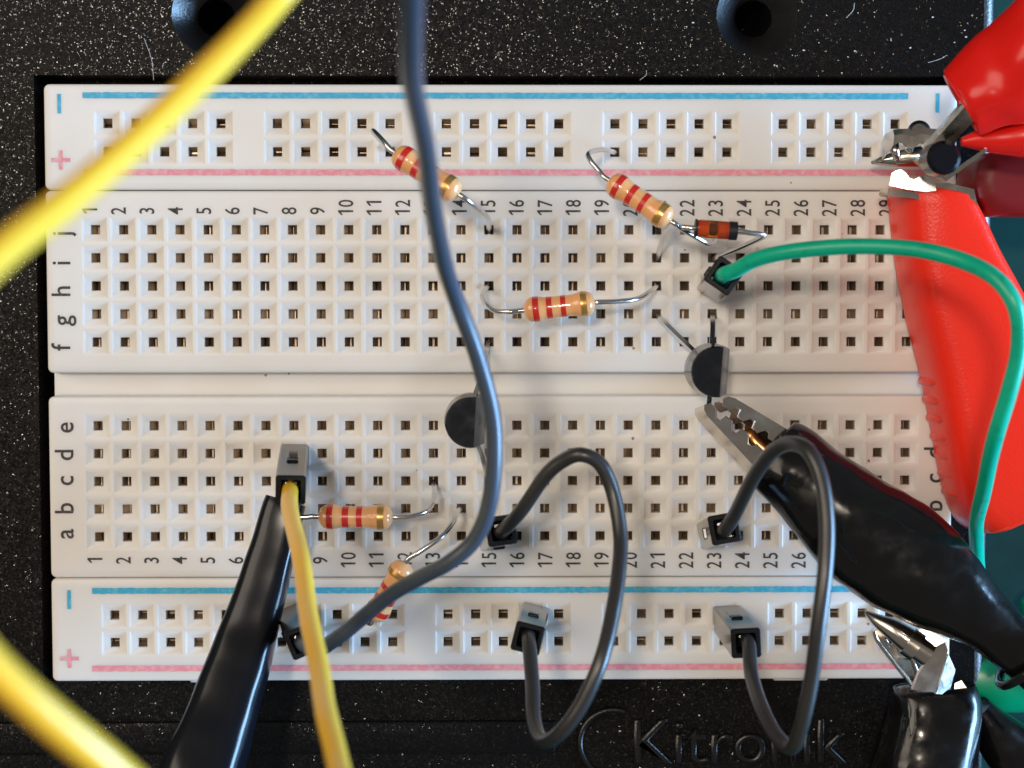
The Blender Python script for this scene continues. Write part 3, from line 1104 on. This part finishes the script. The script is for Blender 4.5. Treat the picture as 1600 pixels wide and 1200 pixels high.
th.part('boot', m, 'black_pvc', 50)

# ---- green plastic piece under the clips
th = Thing('clip_boot', 'bright green plastic boot lying under the black clips at the lower right', 'boot', V((P(1560, 1060, -8).x, P(1560, 1060, -8).y, -13.5)))
sd = V((.35, .93, 0))
ST = [st(1482, 1040, -6.5, 1.0, 1.2, sd), st(1502, 1050, -6.2, 2.1, 1.8, sd), st(1545, 1062, -6, 2.9, 2.4, sd), st(1610, 1052, -6, 3.6, 2.8, sd), st(1680, 1035, -6, 3.8, 3, sd)]
m, rg = loft(ST, 32, 2.6)
m.rings(rg)
th.part('boot', m, 'green_plastic', 50)
ST = [st(1598, 952, -7, .8, 1.0, sd), st(1615, 948, -7, 1.5, 1.6, sd), st(1670, 935, -7, 2.0, 2, sd)]
m, rg = loft(ST, 28, 2.3)
m.rings(rg)
th.part('handle', m, 'green_plastic', 50)

# ---- the big red clip standing at the right
th = Thing('crocodile_clip', 'large red crocodile clip with a ribbed grip over the right end of the breadboard', 'crocodile clip', V((P(1500, 560, 0).x, P(1500, 560, 0).y, 0)), GRPC)
zl, zh = 0.4, 7.6
LE = spline([P(x, y, zl) for x, y in ((1384, 291), (1393, 390), (1409, 480), (1422, 535), (1436, 590), (1452, 670), (1466, 745), (1481, 793), (1494, 814), (1512, 827))], 6)
RE = spline([P(x, y, zh) for x, y in ((1534, 304), (1553, 338), (1575, 385), (1604, 438), (1640, 505), (1684, 590), (1694, 680), (1692, 740), (1688, 762), (1682, 781))], 6)
SIDE = [(0.12, 0.0), (0.0, 0.35), (0.04, 1.6), (0.10, 3.0), (0.24, 4.4), (0.48, 5.5), (0.85, 6.3), (1.35, 6.85), (1.95, 7.12), (2.8, 7.2)]
m = MB()
rg = []
nE = len(LE)


def boot_ring(k, shrink=0.0, back=0.0):
    a_, b_ = LE[k], RE[k]
    d_ = (b_ - a_)
    d_.z = 0
    wd = d_.length
    d_.normalize()
    n_ = V((-d_.y, d_.x, 0))
    pr = [(q * .9 + shrink, zl + h_ * (1 - shrink * .09)) for q, h_ in SIDE] + [(wd * f, zl + 7.2 * (1 - shrink * .09) + .12 * sin(pi * f)) for f in (.42, .55, .68)] + [(wd - q * .6 - shrink, zl + h_ * (1 - shrink * .09)) for q, h_ in reversed(SIDE)]
    return [V((a_.x, a_.y, 0)) + d_ * q + n_ * back + Z * z for q, z in pr]


rg = [boot_ring(0, .55, 0.0), boot_ring(0, .2, -.12), boot_ring(0, 0, -.5)] + [boot_ring(k) for k in range(2, nE - 2)] + [boot_ring(nE - 1, 0, .45), boot_ring(nE - 1, .2, .12), boot_ring(nE - 1, .55, 0)]
m.rings(rg)
boot = th.part('boot', m, 'red_pvc', 40)
for k in range(7):
    yy = 594 + k * 28.5
    xx = 1436 + (yy - 590) * 0.212
    c = P(xx, yy, zl)
    mr = MB()
    mr.tube([c + Z * z + X * (.13 + .011 * z * z) for z in (0.1, 0.5, 2.2, 3.8, 4.6)], [.25, .42, .42, .36, .15], 12)
    th.part('grip_ridge', mr, 'red_pvc', 50, boot)
# its bare jaw along the upper end
mm = MB()
uu = (P(1520, 296, 6) - P(1390, 276, 6)).normalized()
vv = Z.cross(uu).normalized()
mm2 = P(1391, 277, 7.2)
poly = [(0, -.75), (0.05, 0.35), (.35, .62), (.8, .78), (1.25, .55), (1.6, .12), (2.0, .05), (2.5, .45), (2.9, .55), (3.4, .25), (3.9, -.2), (4.0, -.6), (3.2, -.85), (1.6, -.85)]
tilt_ = [q * .72 for q in lamp_slope(1440, 282, 7.3)]
nn_ = V((tilt_[0], tilt_[1], 1)).normalized()
au_ = (uu - nn_ * uu.dot(nn_)).normalized()
av_ = nn_.cross(au_)
mm.prism(poly, mm2, au_, av_, nn_, -.3, .25)
th.part('toothed_edge', mm, 'nickel_worn', 25)
mm = MB()
mm.prism([(3.2, -.8), (3.7, 0.0), (5.0, .3), (7.4, .1), (7.8, -.95)], mm2, uu, vv, Z, -.9, -.1)
th.part('jaw', mm, 'nickel', 25)
mm = MB()
mm.prism([(-.05, -1.5), (-.05, -.95), (7.8, -1.0), (7.8, -1.55)], mm2, uu, vv, Z, -3.2, .1)
th.part('jaw_base', mm, 'nickel', 25)
mm = MB()
pts = spline([P(1362, 254, 3.5), P(1385, 250, 4.2), P(1420, 246, 4.8), P(1462, 243, 5.2)], 8)
mm.tube(pts, spline1([.16, .55, .85, .95], 8), 16)
th.part('pin_tip', mm, 'nickel', 50)

# ---- the second red clip, coming in from the upper right and biting the first
th = Thing('crocodile_clip', 'red crocodile clip pointing down left from the upper right corner', 'crocodile clip', V((P(1540, 200, 0).x, P(1540, 200, 0).y, 0)), GRPC)
sd = V((.66, .75, 0))
ST = [st(1503, 163, 14.5, 2.95, 2.3, sd), st(1511, 158, 14.6, 3.25, 2.6, sd), st(1540, 137, 15, 3.75, 3.0, sd), st(1580, 112, 15.5, 4.3, 3.6, sd), st(1640, 66, 16.5, 4.6, 4, sd), st(1700, 20, 17, 4.6, 4, sd)]
m, rg = loft(ST, 40, 2.6)
m0 = ST[0]
ud = (ST[1][0] - ST[0][0]).normalized()
inner = [[m0[0] + (p - m0[0]) * k + ud * d for p in rg[0]] for k, d in ((.93, -.1), (.84, 0), (.80, .6), (.74, 4.0))]
m.rings(list(reversed(inner)) + rg, True, True)
th.part('boot', m, 'red_gloss', 50)
sd = V((.2, .97, 0))
ST = [st(1502, 222, 13.5, .35, .4, sd), st(1530, 219, 13.6, .9, .9, sd), st(1570, 217, 13.8, 1.4, 1.4, sd), st(1620, 212, 14, 1.9, 1.8, sd), st(1690, 204, 14, 2.1, 2, sd)]
m, rg = loft(ST, 28, 2.2)
m.rings(rg)
th.part('handle_boot', m, 'red_gloss', 50)
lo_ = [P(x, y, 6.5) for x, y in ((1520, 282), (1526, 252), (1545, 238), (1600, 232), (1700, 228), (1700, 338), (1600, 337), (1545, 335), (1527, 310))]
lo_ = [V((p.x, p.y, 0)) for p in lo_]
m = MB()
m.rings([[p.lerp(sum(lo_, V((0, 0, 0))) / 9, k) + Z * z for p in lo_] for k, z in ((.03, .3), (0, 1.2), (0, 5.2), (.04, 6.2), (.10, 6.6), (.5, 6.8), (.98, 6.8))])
th.part('handle_boot', m, 'red_deep', 60, label='lower handle boot, coloured darker than the upper one')
# upper jaw seen from its back: a curved toothed nose plate, the long channel and the pivot
mm = MB()
c0 = P(1388, 212, 6.0)
uu = (P(1460, 212, 7.5) - c0).normalized()
vv = Z.cross(uu).normalized()
sec = []
for (ux_, hi, lo, lift) in ((-.15, -.3, -2.1, -1.6), (.0, .25, -1.7, -.7), (.45, .55, -.85, 0), (1.0, .6, -.55, .1), (1.6, .62, -.95, .1), (2.2, .62, -1.1, .1), (2.8, .65, -.6, .1), (3.4, .65, -.9, .1), (4.2, .6, -1.4, 0), (5.4, .6, -1.9, -.2)):
    sec.append([c0 + uu * ux_ + vv * hi + Z * (lift - .25), c0 + uu * ux_ + vv * (hi * .6 + lo * .4) + Z * (lift + .25), c0 + uu * ux_ + vv * lo + Z * (lift + .05), c0 + uu * ux_ + vv * lo + Z * (lift - .3), c0 + uu * ux_ + vv * (hi * .6 + lo * .4) + Z * (lift - .15), c0 + uu * ux_ + vv * (hi - .1) + Z * (lift - .6)])
mm.rings(sec)
th.part('jaw', mm, 'nickel', 30)
mm = MB()
mm.tube(spline(PP([(1398, 222, 5), (1399, 236, 5.4), (1402, 248, 5)]), 6), .38, 10)
mm.tube(spline(PP([(1416, 232, 5.2), (1424, 240, 5.2), (1420, 250, 5)]), 6), .42, 10)
th.part('tooth', mm, 'nickel', 50)
mm = MB()
mm.tube([P(1436, 206, 4), P(1436, 206, 6.5), P(1436, 206, 6.9)], [1.0, 1.0, .7], 24)
th.part('rivet', mm, 'black_smooth', 40)
mm = MB()
q = PP([(1447, 226, 10), (1506, 163, 15), (1527, 183, 15), (1497, 216, 12.5), (1492, 226, 12), (1478, 244, 11), (1452, 252, 9)])
mm.rings([[p for p in q], [p - Z * .45 - X * .1 for p in q]])
qa = PP([(1446, 227, 10), (1505, 161, 15.2), (1509, 165, 15.3), (1450, 231, 10.2)])
mm.rings([[p + Z * .12 for p in qa], [p - Z * 1.5 for p in qa]])
th.part('channel', mm, 'nickel_worn', 25)
mm = MB()
q = PP([(1430, 252, 8.5), (1470, 244, 11), (1482, 268, 11.5), (1472, 280, 10.5), (1445, 268, 8.5)])
mm.rings([[p for p in q], [p - Z * .5 for p in q]])
mm.rings([[p + Z * .1 for p in PP([(1472, 279, 11.5), (1538, 232, 14.2), (1541, 237, 14.2), (1477, 284, 11.5)])], PP([(1472, 279, 10.5), (1538, 232, 13), (1541, 237, 13), (1477, 284, 10.5)])])
th.part('lower_channel', mm, 'nickel', 25)
mm = MB()
pc = P(1476, 246, 14.6)
mm.tube([pc - Z * 3, pc - Z * .3, pc], [1.42, 1.42, 1.1], 28)
th.part('pivot_cap', mm, 'black_shrink', 35)

# ---- black sleeve at the lower left
th = Thing('test_lead', 'black sleeved test lead reaching up from the lower left to a resistor lead', 'test lead', V((P(380, 960, 0).x, P(380, 960, 0).y, 0)))
sd = V((.95, .25, 0))
ST = [st(446, 782, 5.2, 1.75, 1.3, sd), st(440, 802, 5.4, 1.85, 1.4, sd), st(425, 860, 6.0, 2.05, 1.5, sd), st(407, 925, 6.8, 2.25, 1.6, sd), st(388, 990, 7.6, 2.45, 1.8, sd), st(366, 1058, 8.6, 2.7, 2.1, sd),
      st(346, 1120, 9.6, 3.0, 2.5, sd), st(326, 1180, 10.6, 3.3, 2.9, sd), st(306, 1240, 11.6, 3.5, 3.1, sd), st(280, 1320, 12.6, 3.5, 3.1, sd)]
m, rg = loft(ST, 40, 3.2)
m0 = ST[0]
ud = (ST[1][0] - ST[0][0]).normalized()
inner = [[m0[0] + (p - m0[0]) * k + ud * d for p in rg[0]] for k, d in ((.86, 0), (.80, .5), (.78, 3))]
m.rings(list(reversed(inner)) + rg, True, True)
th.part('sleeve', m, 'black_shrink', 50)

# ------------------------------------------------------------------ dust on the base plate
dm = MB()
rnd = random.Random(11)
for k in range(130):
    px, py = rnd.uniform(0, 1530), rnd.choice((rnd.uniform(0, 112), rnd.uniform(0, 112), rnd.uniform(1075, 1200)))
    c = P(px, py, ZP + .05)
    if any((c - h).length < 4.2 for h in HOLES):
        continue
    r = rnd.choice((.03, .04, .05, .06, .09))
    dm.tube([c - X * r * rnd.uniform(.6, 1.2) + Y * r * rnd.uniform(-.6, .6), c + X * r * rnd.uniform(.6, 1.2)], [r * .8, r * .6], 5)
for (x0, y0, x1, y1) in ((225, 60, 240, 125), (1010, 110, 1000, 125), (1335, 5, 1322, 28), (1450, 98, 1480, 86)):
    a, b = P(x0, y0, ZP + .1), P(x1, y1, ZP + .1)
    dm.tube(spline([a, (a + b) / 2 + X * .25, b], 5), .018, 5)
d = link('dust', dm.mesh('dust'), 'dust_white')
d['kind'] = 'stuff'
d['label'] = 'white dust specks and fibres on the black base plate'
